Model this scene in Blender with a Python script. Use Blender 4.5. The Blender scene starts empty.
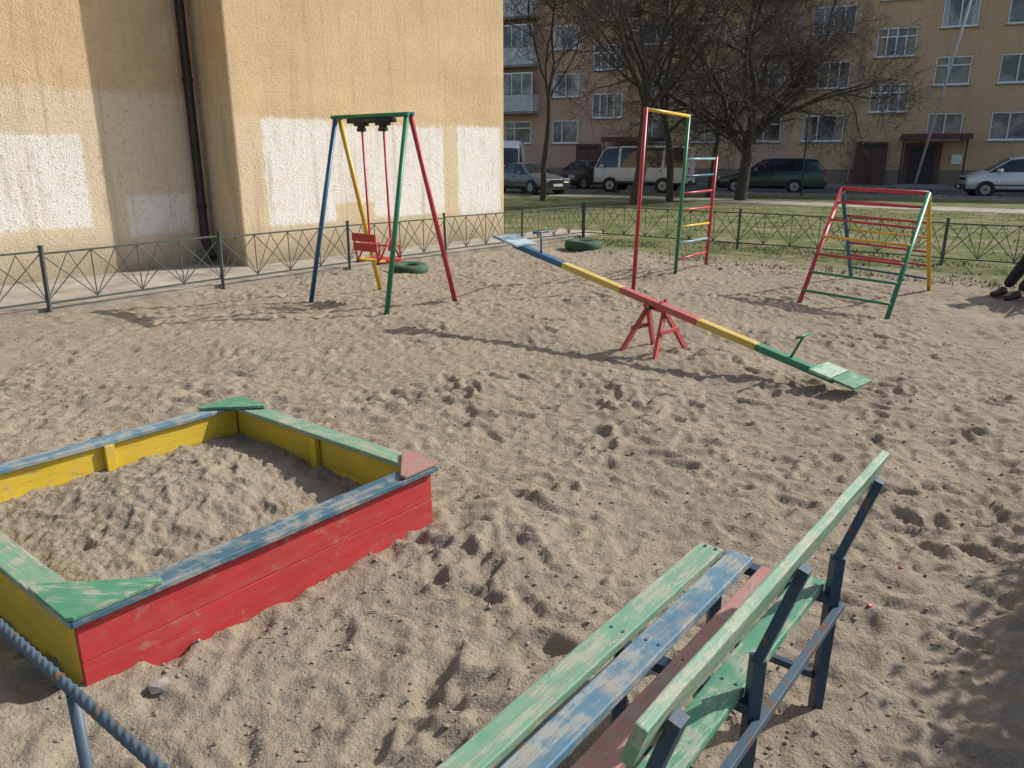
import bpy, bmesh, math, random
import numpy as np
from mathutils import Vector, Matrix, noise as mnoise
random.seed(7); rng=np.random.default_rng(7)
scene=bpy.context.scene
COL=scene.collection
D=Vector((.626,.78,0)); NN=Vector((-.78,.626,0)); Z=Vector((0,0,1))
FD=Vector((.913,-.408,0)).normalized(); FQ=Vector((.408,.913,0)).normalized()
def V(*a): return Vector(a)

# ------------------------------------------------------------ node helpers
class NT:
    def __init__(s,name):
        s.m=bpy.data.materials.new(name); s.m.use_nodes=True
        s.t=s.m.node_tree; s.n=s.t.nodes; s.b=s.n["Principled BSDF"]
    def node(s,typ,**kw):
        n=s.n.new(typ)
        for k,v in kw.items(): setattr(n,k,v)
        return n
    def link(s,a,b): s.t.links.new(a,b)
    def setin(s,sock,v):
        if hasattr(v,'links') or isinstance(v,bpy.types.NodeSocket): s.link(v,sock)
        else:
            if isinstance(v,(tuple,list)) and len(v)==3 and sock.type=='RGBA': v=(*v,1)
            sock.default_value=v
    def math(s,op,a,b=0.0,c=None,clamp=False):
        n=s.node('ShaderNodeMath',operation=op); n.use_clamp=clamp
        s.setin(n.inputs[0],a); s.setin(n.inputs[1],b)
        if c is not None: s.setin(n.inputs[2],c)
        return n.outputs[0]
    def noise(s,vec,scale,detail=4,rough=.55,dist=0):
        n=s.node('ShaderNodeTexNoise'); 
        if vec is not None: s.link(vec,n.inputs['Vector'])
        n.inputs['Scale'].default_value=scale; n.inputs['Detail'].default_value=min(detail,4)
        n.inputs['Roughness'].default_value=rough; n.inputs['Distortion'].default_value=dist
        return n.outputs[0]
    def ramp(s,f,lo,hi,a=0.0,b=1.0):
        n=s.node('ShaderNodeMapRange'); n.clamp=True
        s.setin(n.inputs[0],f); s.setin(n.inputs[1],lo); s.setin(n.inputs[2],hi)
        s.setin(n.inputs[3],a); s.setin(n.inputs[4],b); return n.outputs[0]
    def mix(s,f,a,b,mode='MIX'):
        n=s.node('ShaderNodeMix',data_type='RGBA',blend_type=mode)
        s.setin(n.inputs[0],f); s.setin(n.inputs[6],a); s.setin(n.inputs[7],b); return n.outputs[2]
    def objcoord(s,scale=(1,1,1),rand=True):
        tc=s.node('ShaderNodeTexCoord'); mp=s.node('ShaderNodeMapping')
        s.link(tc.outputs['Object'],mp.inputs[0]); mp.inputs['Scale'].default_value=scale
        if rand:
            oi=s.node('ShaderNodeObjectInfo'); m=s.math('MULTIPLY',oi.outputs['Random'],37.0)
            cx=s.node('ShaderNodeCombineXYZ')
            for i in range(3): s.link(m,cx.inputs[i])
            s.link(cx.outputs[0],mp.inputs['Location'])
        return mp.outputs[0]
    def pos(s):
        g=s.node('ShaderNodeNewGeometry'); return g.outputs['Position']
    def dot(s,v,d):
        n=s.node('ShaderNodeVectorMath',operation='DOT_PRODUCT'); s.link(v,n.inputs[0]); n.inputs[1].default_value=d
        return n.outputs['Value']
    def bump(s,h,strength,dist,prev=None):
        n=s.node('ShaderNodeBump'); s.link(h,n.inputs['Height']); n.inputs['Strength'].default_value=strength
        n.inputs['Distance'].default_value=dist
        if prev is not None: s.link(prev,n.inputs['Normal'])
        return n.outputs[0]
    def out(s,col=None,rough=None,normal=None,metal=None,spec=None):
        if col is not None: s.setin(s.b.inputs['Base Color'],col)
        if rough is not None: s.setin(s.b.inputs['Roughness'],rough)
        if normal is not None: s.link(normal,s.b.inputs['Normal'])
        if metal is not None: s.setin(s.b.inputs['Metallic'],metal)
        if spec is not None: s.setin(s.b.inputs['Specular IOR Level'],spec)
        return s.m

def wood_paint(name,col,under=(.30,.27,.22),wear=.5,dust=.45,rough=.6):
    t=NT(name); v=t.objcoord((1.6,12,12)); v2=t.objcoord((3,3,3)); vf=t.objcoord((5,60,60))
    n1=t.noise(v,2.2,4,.68,.3); n2=t.noise(v2,4,4,.65); n3=t.noise(v2,1.1,3,.5); nf=t.noise(vf,2.5,4,.7)
    sm=t.math('ADD',t.math('MULTIPLY',n1,.45),t.math('MULTIPLY',nf,.2)); sm=t.math('ADD',sm,t.math('MULTIPLY',n2,.35))
    w=t.ramp(sm,wear+.05,wear+.09,0,.9)
    fade=t.ramp(sm,wear-.06,wear+.06,0,.4)
    c=t.mix(t.ramp(n3,.3,.7,0,.45),col,tuple(x*.62 for x in col))
    c=t.mix(fade,c,tuple(x*.5+y*.5 for x,y in zip(col,under)))
    c=t.mix(w,c,under)
    c=t.mix(t.ramp(n2,.72-dust*.5,.85-dust*.3,0,.65),c,(.34,.29,.22))
    c=t.mix(t.ramp(nf,.56,.70,0,.5),c,(.10,.09,.075))
    nb=t.bump(nf,.35,.003); nb=t.bump(w,.5,.0015,nb)
    return t.out(c,t.ramp(n1,.3,.7,rough-.12,rough+.2),nb)
def metal_paint(name,col,wear=.66,rough=.42):
    t=NT(name); v=t.objcoord((1,1,1)); n1=t.noise(v,14,4,.65); n2=t.noise(v,2.5,3)
    c=t.mix(t.ramp(n2,.3,.75,0,.4),col,tuple(x*.6 for x in col))
    c=t.mix(t.ramp(n1,wear,wear+.06),c,(.13,.07,.04))
    return t.out(c,rough,t.bump(n1,.25,.002))
def simple(name,col,rough=.6,metal=0.0,var=.25,scale=8,bump=.1,spec=.5):
    t=NT(name); v=t.objcoord(); n=t.noise(v,scale,4)
    c=t.mix(t.ramp(n,.3,.7,0,1),tuple(min(1,x*(1+var*.5)) for x in col),tuple(x*(1-var) for x in col))
    return t.out(c,rough,t.bump(n,bump,.01) if bump else None,metal,spec)

# ------------------------------------------------------------ mesh helpers
class Acc:
    def __init__(s): s.v=[];s.f=[];s.mi=[];s.mats=[]
    def mid(s,m):
        if m not in s.mats: s.mats.append(m)
        return s.mats.index(m)
    def tube(s,pts,r,sides,mat,caps=True,twist=None):
        pts=[Vector(p) for p in pts]; n=len(pts)
        rs=r if isinstance(r,(list,tuple)) else [r]*n
        mi=s.mid(mat); b0=len(s.v)
        t=(pts[1]-pts[0]).normalized()
        ref=Z if abs(t.z)<.9 else Vector((1,0,0))
        a=t.cross(ref).normalized()
        for i,p in enumerate(pts):
            if i==0: t=pts[1]-pts[0]
            elif i==n-1: t=pts[-1]-pts[-2]
            else: t=pts[i+1]-pts[i-1]
            t=t.normalized(); a=(a-t*a.dot(t)).normalized(); b=t.cross(a)
            for k in range(sides):
                th=2*math.pi*k/sides
                s.v.append(p+(a*math.cos(th)+b*math.sin(th))*rs[i])
        for i in range(n-1):
            for k in range(sides):
                k2=(k+1)%sides
                s.f.append((b0+i*sides+k,b0+i*sides+k2,b0+(i+1)*sides+k2,b0+(i+1)*sides+k)); s.mi.append(mi)
        if caps:
            s.f.append(tuple(b0+k for k in reversed(range(sides)))); s.mi.append(mi)
            s.f.append(tuple(b0+(n-1)*sides+k for k in range(sides))); s.mi.append(mi)
    def box(s,p0,p1,w,h,mat,up=Z):
        p0=Vector(p0);p1=Vector(p1); x=(p1-p0).normalized()
        up=Vector(up)
        if abs(x.dot(up))>.98: up=Vector((1,0,0))
        y=up.cross(x).normalized(); z=x.cross(y)
        b=len(s.v); mi=s.mid(mat)
        for p in (p0,p1):
            for sy,sz in((-1,-1),(1,-1),(1,1),(-1,1)): s.v.append(p+y*w/2*sy+z*h/2*sz)
        for f in((3,2,1,0),(4,5,6,7),(0,1,5,4),(1,2,6,5),(2,3,7,6),(3,0,4,7)):
            s.f.append(tuple(b+i for i in f)); s.mi.append(mi)
    def quad(s,a,b,c,d,mat):
        i=len(s.v); s.v+= [Vector(a),Vector(b),Vector(c),Vector(d)]; s.f.append((i,i+1,i+2,i+3)); s.mi.append(s.mid(mat))
    def build(s,name,parent=None,smooth=False,bevel=0,matrix=None):
        me=bpy.data.meshes.new(name); me.from_pydata([tuple(v) for v in s.v],[],s.f)
        for m in s.mats: me.materials.append(m)
        me.polygons.foreach_set('material_index',s.mi)
        if smooth: me.polygons.foreach_set('use_smooth',[len(f)==4 for f in s.f])
        me.update()
        o=bpy.data.objects.new(name,me); COL.objects.link(o)
        if matrix: o.matrix_world=matrix
        if parent: o.parent=parent
        if bevel:
            b=o.modifiers.new('b','BEVEL'); b.width=bevel; b.segments=2; b.limit_method='ANGLE'
        return o
def empty(name,loc=(0,0,0)):
    o=bpy.data.objects.new(name,None); COL.objects.link(o); o.empty_display_size=.2
    return o
def beam(name,p0,p1,w,h,mat,parent,up=Z,bevel=.004,warp=0):
    """board with local X along its length"""
    p0=Vector(p0);p1=Vector(p1); L=(p1-p0).length; x=(p1-p0)/L; up=Vector(up)
    if abs(x.dot(up))>.98: up=Vector((1,0,0))
    y=up.cross(x).normalized(); z=x.cross(y)
    n=max(1,int(L/.12)); bm=bmesh.new(); rings=[]
    ph=random.random()*6
    for i in range(n+1):
        xx=L*i/n; dz=math.sin(xx*2.1+ph)*warp; dy=math.sin(xx*1.3+ph*2)*warp
        e=random.uniform(-.0015,.0015)
        rings.append([bm.verts.new((xx,sy*w/2+dy+e,sz*h/2+dz)) for sy,sz in((-1,-1),(1,-1),(1,1),(-1,1))])
    for i in range(n):
        for k in range(4):
            bm.faces.new((rings[i][k],rings[i][(k+1)%4],rings[i+1][(k+1)%4],rings[i+1][k]))
    bm.faces.new(rings[0][::-1]); bm.faces.new(rings[-1])
    bmesh.ops.recalc_face_normals(bm,faces=bm.faces)
    me=bpy.data.meshes.new(name); bm.to_mesh(me); bm.free(); me.materials.append(mat)
    o=bpy.data.objects.new(name,me); COL.objects.link(o)
    M=Matrix((x,y,z)).transposed().to_4x4(); M.translation=p0; o.matrix_world=M
    if parent: o.parent=parent
    if bevel:
        b=o.modifiers.new('b','BEVEL'); b.width=bevel; b.segments=2; b.limit_method='ANGLE'
    return o
def prism(name,poly,z0,z1,mat,parent,bevel=.004):
    bm=bmesh.new(); a=[bm.verts.new((p[0],p[1],z0)) for p in poly]; b=[bm.verts.new((p[0],p[1],z1)) for p in poly]
    n=len(poly)
    for i in range(n): bm.faces.new((a[i],a[(i+1)%n],b[(i+1)%n],b[i]))
    bm.faces.new(a[::-1]); bm.faces.new(b); bmesh.ops.recalc_face_normals(bm,faces=bm.faces)
    me=bpy.data.meshes.new(name); bm.to_mesh(me); bm.free(); me.materials.append(mat)
    o=bpy.data.objects.new(name,me); COL.objects.link(o)
    if parent: o.parent=parent
    if bevel:
        m=o.modifiers.new('b','BEVEL'); m.width=bevel; m.segments=2; m.limit_method='ANGLE'
    return o

# ------------------------------------------------------------ materials
RED=wood_paint('red_wood_paint',(.50,.036,.038),(.36,.14,.11),.52,.25)
YEL=wood_paint('yellow_wood_paint',(.66,.46,.03),(.45,.35,.15),.55,.3)
BLU=wood_paint('blue_wood_paint',(.035,.12,.18),(.19,.25,.27),.46,.5)
BLUL=wood_paint('pale_blue_wood_paint',(.075,.19,.28),(.27,.33,.33),.44,.55)
GRN=wood_paint('green_wood_paint',(.05,.24,.13),(.26,.36,.26),.47,.4)
GRNL=wood_paint('pale_green_wood_paint',(.15,.33,.21),(.34,.40,.29),.45,.5)
PNK=wood_paint('pink_wood_paint',(.42,.19,.16),(.26,.19,.15),.46,.5)
mRED=metal_paint('red_metal_paint',(.46,.04,.055)); mYEL=metal_paint('yellow_metal_paint',(.68,.43,.04))
mBLU=metal_paint('blue_metal_paint',(.025,.11,.19)); mGRN=metal_paint('green_metal_paint',(.02,.20,.085))
mLBL=metal_paint('light_blue_metal_paint',(.20,.38,.45)); mBLK=metal_paint('black_metal_paint',(.02,.022,.03))
mFEN=metal_paint('fence_paint',(.07,.095,.078),.58,.55); mDKB=metal_paint('blue_frame_paint',(.02,.06,.105),.60,.5)
mRAIL=metal_paint('steel_blue_metal_paint',(.06,.105,.145),.56,.5)
CONC=simple('concrete',(.33,.30,.26),.9,0,.35,6,.4); PAVE=simple('pavement_concrete',(.35,.31,.25),.95,0,.4,3,.5)
TIRE=simple('green_tyre_rubber',(.035,.10,.05),.8,0,.5,9,.3)
BARK=simple('bark',(.07,.056,.045),.9,0,.5,14,.6)
RUB=simple('rubber',(.02,.02,.02),.8); HUB=simple('wheel_alloy',(.35,.35,.36),.4,.6,.2)
GLS=simple('car_glass',(.02,.025,.03),.06,0,.3,2,0,.9); DKP=simple('dark_plastic',(.025,.025,.028),.5)
LAMP=simple('headlamp_glass',(.6,.6,.58),.12,0,.2,9,0); RLAMP=simple('tail_lamp',(.35,.01,.01),.2,0,.2,9,0)
STONE=simple('stone',(.38,.34,.28),.85,0,.3,10,.5)

# ------------------------------------------------------------ ground
def ground_mat():
    t=NT('ground_soil'); P=t.pos()
    a=t.dot(P,tuple(D)); nz=t.noise(P,.8,4,.65)
    am=t.math('ADD',a,t.math('MULTIPLY',t.math('SUBTRACT',nz,.5),3.6))
    s1=t.noise(P,1.3,4,.6); s2=t.noise(P,11,4,.7); s3=t.noise(P,60,4,.75)
    am=t.math('ADD',am,t.math('MULTIPLY',t.math('SUBTRACT',s2,.5),1.6))
    grassm=t.ramp(am,11.8,12.9)
    s4=t.noise(P,330,1,.6)
    sand=t.mix(t.ramp(s1,.3,.7),(.345,.287,.213),(.27,.222,.163))
    sand=t.mix(t.ramp(s2,.42,.66,0,.6),sand,(.215,.176,.128))
    sand=t.mix(t.ramp(s3,.35,.7,0,.45),sand,(.40,.34,.26))
    sand=t.mix(t.ramp(s4,.60,.72,0,.6),sand,(.10,.085,.06))
    sand=t.mix(t.ramp(s4,.36,.28,0,.45),sand,(.52,.47,.39))
    gr=t.mix(t.ramp(s1,.40,.54),(.20,.19,.10),(.095,.135,.035))
    gr=t.mix(t.ramp(s2,.42,.66,0,.5),gr,(.16,.155,.07))
    gr=t.mix(t.ramp(nz,.52,.64,0,.75),gr,(.28,.235,.16))
    c=t.mix(grassm,sand,gr)
    h=t.bump(s2,.85,.026); h=t.bump(s3,1.0,.011,h); h=t.bump(s4,.5,.002,h)
    return t.out(c,.95,h,spec=.15)
GM=ground_mat()
def bandnoise(ny,nx,step,lo,hi,seed,ani=1.0):
    r=np.random.default_rng(seed); a=r.standard_normal((ny,nx))
    f=np.fft.rfft2(a); ky=np.fft.fftfreq(ny,step)[:,None]; kx=np.fft.rfftfreq(nx,step)[None,:]
    k=np.sqrt((ky*ani)**2+kx**2)+1e-9; w=1/k
    m=np.exp(-((np.log(w)-math.log(math.sqrt(lo*hi)))/(math.log(hi/lo)/2))**2)
    o=np.fft.irfft2(f*m,s=(ny,nx)); return o/o.std()
def dents(H,x0,y0,step,n,xr,yr,seed,depth=(.012,.03),sz=1.0,sharp=9):
    """scuffed shoe marks: sole + heel, with a pushed-up rim"""
    r=random.Random(seed)
    for _ in range(n):
        cx=r.uniform(*xr);cy=r.uniform(*yr);th=r.uniform(0,math.pi); L=r.uniform(.085,.14)*sz;W=r.uniform(.04,.06)*sz;dp=r.uniform(*depth)
        R=.32; i0=int((cy-R-y0)/step);i1=int((cy+R-y0)/step);j0=int((cx-R-x0)/step);j1=int((cx+R-x0)/step)
        if i0<0 or j0<0 or i1>=H.shape[0] or j1>=H.shape[1]: continue
        yy=(np.arange(i0,i1)*step+y0-cy)[:,None]; xx=(np.arange(j0,j1)*step+x0-cx)[None,:]
        u=(xx*math.cos(th)+yy*math.sin(th))/L; v=(-xx*math.sin(th)+yy*math.cos(th))/W
        wob=1+.18*np.sin(3*np.arctan2(v,u)+r.uniform(0,6))
        v=v*(1+.35*np.exp(-((u+.35)/.25)**2)); q=np.sqrt(u*u+v*v)*wob
        tilt=1+.5*u*r.choice((-1,1))
        sub=H[i0:i1,j0:j1]
        H[i0:i1,j0:j1]=sub*(1-.55/(1+np.exp((q-1)*sharp)))+ (-dp*tilt/(1+np.exp((q-1)*sharp)) + dp*.5*np.exp(-((q-1.32)/.22)**2))
X0,X1,Y0,Y1=-9.,13.,-1.5,20.
step=.017
nx=int((X1-X0)/step)+1; ny=int((Y1-Y0)/step)+1
H=bandnoise(ny,nx,step,.14,.45,1)*.0038+bandnoise(ny,nx,step,.07,.13,2)*.0034+bandnoise(ny,nx,step,1.0,3.0,3)*.014
dents(H,X0,Y0,step,3400,(-6,10),(0,13.5),11,(.008,.019))
dents(H,X0,Y0,step,3200,(-6,10),(0,13.5),13,(.006,.015),.5)
dents(H,X0,Y0,step,220,(-2,3),(1,6),12,(.014,.026))
H+=bandnoise(ny,nx,step,.034,.07,4)*.0024
H=np.clip(H,-.06,.06)
gx=np.concatenate([np.arange(X0,-4,.045),np.arange(-4,4.2,.017),np.arange(4.2,X1,.035),[X1]])
gy=np.concatenate([np.arange(Y0,.9,.06),np.arange(.9,6,.017),np.arange(6,13.5,.032),np.arange(13.5,Y1,.09),[Y1]])
def samp(H,X,Y):
    fx=np.clip((X-X0)/step,0,H.shape[1]-1.001);fy=np.clip((Y-Y0)/step,0,H.shape[0]-1.001)
    ix=fx.astype(int);iy=fy.astype(int);tx=fx-ix;ty=fy-iy
    return H[iy,ix]*(1-tx)*(1-ty)+H[iy,ix+1]*tx*(1-ty)+H[iy+1,ix]*(1-tx)*ty+H[iy+1,ix+1]*tx*ty
GX,GY=np.meshgrid(gx,gy); ZZ=samp(H,GX,GY)
A=GX*D.x+GY*D.y
fade=1-np.clip((A-11.8)/1.5,0,1)*.75
edge=np.minimum.reduce([GX-X0,X1-GX,GY-Y0,Y1-GY]); ZZ=ZZ*fade*np.clip(edge/.8,0,1)
def gz(x,y): 
    return float(samp(H,np.array([x]),np.array([y]))[0])
def gridmesh(name,GX,GY,ZZ,mat,parent=None,matrix=None):
    r,c=GX.shape; me=bpy.data.meshes.new(name)
    co=np.stack([GX,GY,ZZ],-1).reshape(-1,3).astype(np.float32)
    idx=np.arange(r*c).reshape(r,c); q=np.stack([idx[:-1,:-1],idx[:-1,1:],idx[1:,1:],idx[1:,:-1]],-1).reshape(-1,4)
    me.vertices.add(len(co)); me.vertices.foreach_set('co',co.ravel())
    me.loops.add(q.size); me.loops.foreach_set('vertex_index',q.ravel().astype(np.int32))
    me.polygons.add(len(q)); me.polygons.foreach_set('loop_start',np.arange(0,q.size,4,dtype=np.int32))
    me.polygons.foreach_set('use_smooth',np.ones(len(q),bool))
    me.update(); me.validate(); me.materials.append(mat)
    o=bpy.data.objects.new(name,me); COL.objects.link(o)
    if matrix: o.matrix_world=matrix
    if parent: o.parent=parent
    return o
gridmesh('sand_ground',GX,GY,ZZ,GM)
g=Acc(); B=400
for (a,b,c,d) in ((-B,X0,-B,B),(X1,B,-B,B),(X0,X1,-B,Y0),(X0,X1,Y1,B)):
    g.quad((a,c,0),(b,c,0),(b,d,0),(a,d,0),GM)
g.build('ground')

def asphalt():
    t=NT('asphalt'); P=t.pos(); n=t.noise(P,.5,4,.6); n2=t.noise(P,40,3)
    c=t.mix(t.ramp(n,.3,.7),(.085,.08,.075),(.14,.13,.12)); c=t.mix(t.ramp(n2,.4,.7,0,.4),c,(.05,.05,.05))
    return t.out(c,.9,t.bump(n2,.3,.004))
ASP=asphalt()
def strip(acc,c0,c1,s0,s1,z,mat,ax=FD,q=FQ):
    p=lambda s,c: ax*s+q*c+Z*z
    acc.quad(p(s0,c0),p(s1,c0),p(s1,c1),p(s0,c1),mat)
r=Acc(); strip(r,37.0,46.0,-60,60,.006,ASP); r.build('road')
r=Acc(); strip(r,36.3,36.85,-60,60,.004,PAVE) ; r.build('road_verge')
k=Acc()
for s in range(-50,50,1):
    k.box(FD*s+FQ*36.93+Z*.03,FD*(s+.985)+FQ*36.93+Z*(.03),.14,.16,CONC)
    k.box(FD*s+FQ*46.07+Z*.05,FD*(s+.985)+FQ*46.07+Z*(.05),.14,.2,CONC)
k.build('kerb')
r=Acc(); r.box(FD*-50+FQ*47.6+Z*.05,FD*50+FQ*47.6+Z*.05,2.9,.16,PAVE); r.build('pavement')
BB=-NN
r=Acc(); strip(r,28.0,30.2,-30,45,.005,PAVE,BB,D); r.build('footpath')

# ------------------------------------------------------------ stucco building
O1=V(-4.2,11.4,0)+D*.3
def stucco():
    t=NT('ochre_stucco'); tc=t.node('ShaderNodeTexCoord'); co=tc.outputs['Object']
    sp=t.node('ShaderNodeSeparateXYZ'); t.link(co,sp.inputs[0])
    n0=t.noise(co,1.8,4,.6); nE=t.noise(co,5,4,.65); w=t.math('MULTIPLY',t.math('SUBTRACT',nE,.5),.16)
    x=t.math('ADD',sp.outputs[0],w); z=t.math('ADD',sp.outputs[2],w)
    def rect(x0,x1,z0,z1,e=.03):
        m=t.math('MULTIPLY',t.ramp(x,x0-e,x0+e),t.ramp(x,x1+e,x1-e))
        m=t.math('MULTIPLY',m,t.ramp(z,z0-e,z0+e)); return t.math('MULTIPLY',m,t.ramp(z,z1+e,z1-e))
    c=t.mix(t.ramp(n0,.3,.7),(.76,.57,.335),(.64,.465,.265))
    big=t.noise(co,.6,4,.6); c=t.mix(t.ramp(big,.42,.65,0,.6),c,(.56,.405,.235))
    c=t.mix(t.math('MULTIPLY',rect(-20,-.02,-.2,2.5,.05),.85),c,(.77,.65,.47))
    c=t.mix(t.math('MULTIPLY',rect(.02,6.6,-.2,2.22,.05),.7),c,(.77,.64,.45))
    WH=(.88,.85,.78)
    for (a,b,z0,z1,k) in ((-6,-1.75,.72,1.93,1),(-1.25,-.3,.55,1.12,.9),(.48,1.75,.62,2.2,1),(1.75,2.6,.9,2.13,.92),(2.6,4.35,.62,2.16,.96),(4.75,6.02,.55,2.2,1)):
        f=t.math('MULTIPLY',rect(a,b,z0,z1,.025),k); f=t.math('MULTIPLY',f,t.ramp(nE,.28,.5,.55,1))
        c=t.mix(f,c,WH)
    c=t.mix(t.math('MULTIPLY',t.ramp(z,.7,.1),t.ramp(n0,.3,.6,.5,.95)),c,(.30,.24,.17))
    mps=t.node('ShaderNodeMapping'); t.link(co,mps.inputs[0]); mps.inputs['Scale'].default_value=(3,3,.22)
    st=t.noise(mps.outputs[0],2,4,.65); c=t.mix(t.ramp(st,.52,.72,0,.5),c,(.40,.30,.19))
    n1=t.noise(co,42,4,.75); n3=t.noise(co,14,4,.65)
    c=t.mix(t.ramp(n1,.50,.34,0,.6),c,(.36,.27,.165))
    c=t.mix(t.ramp(n3,.60,.66,0,.55),c,(.44,.35,.24))
    h=t.bump(n3,.5,.03); h=t.bump(n1,.9,.022,h)
    return t.out(c,.93,h,spec=.15)
ST=stucco()
WM=Matrix((D,NN,Z)).transposed().to_4x4(); WM.translation=O1
bld=empty('stucco_apartment_building'); 
def boxobj(name,mn,mx,mat,parent,M,bevel=0):
    a=Acc(); cy=(mn[1]+mx[1])/2; cz=(mn[2]+mx[2])/2
    a.box((mn[0],cy,cz),(mx[0],cy,cz),mx[1]-mn[1],mx[2]-mn[2],mat)
    return a.build(name,parent,matrix=M,bevel=bevel)
boxobj('wall_projecting',(0,0,-.2),(6.15,10,15.5),ST,bld,WM,.03)
boxobj('wall_recessed',(-16,.88,-.2),(-.003,10,15.5),ST,bld,WM)
ROOF=simple('roof_felt',(.08,.07,.065),.9)
boxobj('roof',(-16.3,-.3,15.503),(6.5,10.3,15.8),ROOF,bld,WM)
PIPE=simple('drainpipe_metal',(.035,.022,.018),.55,.2,.4,4,.2)
a=Acc(); xx,yy=-.17,.78
a.tube([(xx,yy,15.4),(xx,yy,.45),(xx-.03,yy-.12,.25),(xx-.03,yy-.22,.16)],.065,14,PIPE)
for zz in (.9,2.7,4.5,6.5,8.5): a.tube([(xx,yy,zz),(xx,yy,zz+.05)],.078,14,PIPE); a.box((xx,yy,zz+.02),(xx,yy+.12,zz+.02),.03,.03,PIPE)
a.build('drainpipe',bld,smooth=True,matrix=WM)
boxobj('apron_pavement',(-16,-1.22,-.1),(-.006,.877,.055),PAVE,None,WM,.01)
boxobj('apron_pavement',(-.003,-1.22,-.1),(8.2,-.003,.055),PAVE,None,WM,.01)

# ------------------------------------------------------------ far apartment block
def fac_mat(name,c1,c2):
    t=NT(name); P=t.pos(); n=t.noise(P,.25,4,.6); n2=t.noise(P,6,4,.6)
    mp=t.node('ShaderNodeMapping'); t.link(P,mp.inputs[0]); mp.inputs['Scale'].default_value=(2,2,.2); n3=t.noise(mp.outputs[0],1,4)
    c=t.mix(t.ramp(n,.35,.65),c1,c2); c=t.mix(t.ramp(n3,.5,.75,0,.4),c,tuple(x*.55 for x in c1)); c=t.mix(t.ramp(n2,.4,.7,0,.25),c,tuple(x*.7 for x in c2))
    return t.out(c,.9,t.bump(n2,.5,.02))
FM=fac_mat('brown_plaster',(.68,.455,.26),(.58,.39,.22)); FMP=fac_mat('pink_plaster',(.62,.41,.29),(.53,.35,.24)); PLN=fac_mat('plinth_plaster',(.30,.22,.165),(.23,.17,.13))
WHF=simple('white_window_frame',(.84,.84,.82),.5,0,.1); 
def winglass():
    t=NT('window_glass'); P=t.pos(); n=t.noise(P,.9,3,.5); n2=t.noise(P,3,2)
    c=t.mix(t.ramp(n,.42,.6),(.03,.035,.04),(.26,.26,.25)); c=t.mix(t.ramp(n2,.5,.6,0,.5),c,(.06,.07,.08))
    return t.out(c,.08,spec=.8)
WG=winglass(); DOOR=simple('brown_door',(.13,.055,.04),.6); DDR=simple('dark_door',(.04,.028,.028),.6); BAL=simple('balcony_panel',(.62,.62,.60),.7,0,.3,3); BALP=simple('balcony_panel_pink',(.48,.33,.27),.8,0,.3,3)
P1=V(3.4,52,0)
fb=empty('brick_apartment_block')
FMx=Matrix((FD,FQ,Z)).transposed().to_4x4(); FMx.translation=P1
rw=random.Random(77)
CUR=[simple('curtain_white',(.55,.54,.50),.8,0,.3,12,0),simple('curtain_beige',(.40,.33,.25),.8,0,.3,12,0)]
def win(acc,x0,x1,z0,z1,mull,trans=None):
    dp=.16
    acc.quad((x0,dp,z0),(x1,dp,z0),(x1,dp,z1),(x0,dp,z1),WG)
    if rw.random()<.45:
        cw=(x1-x0)*rw.uniform(.18,.32); cm=rw.choice(CUR); y_=dp-.004
        acc.quad((x0+.05,y_,z0+.05),(x0+cw,y_,z0+.05),(x0+cw*.8,y_,z1-.05),(x0+.05,y_,z1-.05),cm)
        acc.quad((x1-cw,y_,z0+.05),(x1-.05,y_,z0+.05),(x1-.05,y_,z1-.05),(x1-cw*.8,y_,z1-.05),cm)
    acc.quad((x0,0,z0),(x1,0,z0),(x1,dp,z0),(x0,dp,z0),WHF); acc.quad((x0,0,z1),(x0,dp,z1),(x1,dp,z1),(x1,0,z1),FM)
    acc.quad((x0,0,z0),(x0,dp,z0),(x0,dp,z1),(x0,0,z1),WHF); acc.quad((x1,0,z0),(x1,0,z1),(x1,dp,z1),(x1,dp,z0),WHF)
    y=dp-.055;f=.10
    acc.box((x0,y,z0+f/2),(x1,y,z0+f/2),.06,f,WHF); acc.box((x0,y,z1-f/2),(x1,y,z1-f/2),.06,f,WHF)
    for m in [0,1]+mull:
        xm=x0+f/2+(x1-x0-f)*m; acc.box((xm,y-.003,z0+f),(xm,y-.003,z1-f),.055,f,WHF,up=V(0,1,0))
    if trans: acc.box((x0+f,y-.006,z0+(z1-z0)*trans),(x1-f,y-.006,z0+(z1-z0)*trans),.05,.07,WHF)
    acc.box((x0-.05,-.05,z0-.03),(x1+.05,-.05,z0-.03),.14,.05,CONC)
wa=Acc(); w=Acc()
bays=[(-24.5,'w'),(-21.5,'w'),(-18.5,'w'),(-15.5,'s'),(-12.5,'w'),(-9.5,'w'),(-6.4,'w'),(-3.3,'b'),(0,'w'),(2.75,'s'),(5.7,'w'),(8.9,'w'),(12.3,'b'),(15.5,'w3'),(18.7,'s'),(21.55,'w2'),(24.5,'w2'),(27.9,'w'),(31,'w'),(34.2,'s'),(37.2,'w'),(40.3,'w')]
edges=[-26]+[(bays[i][0]+bays[i+1][0])/2 for i in range(len(bays)-1)]+[42]
Ht=15.6
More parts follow.
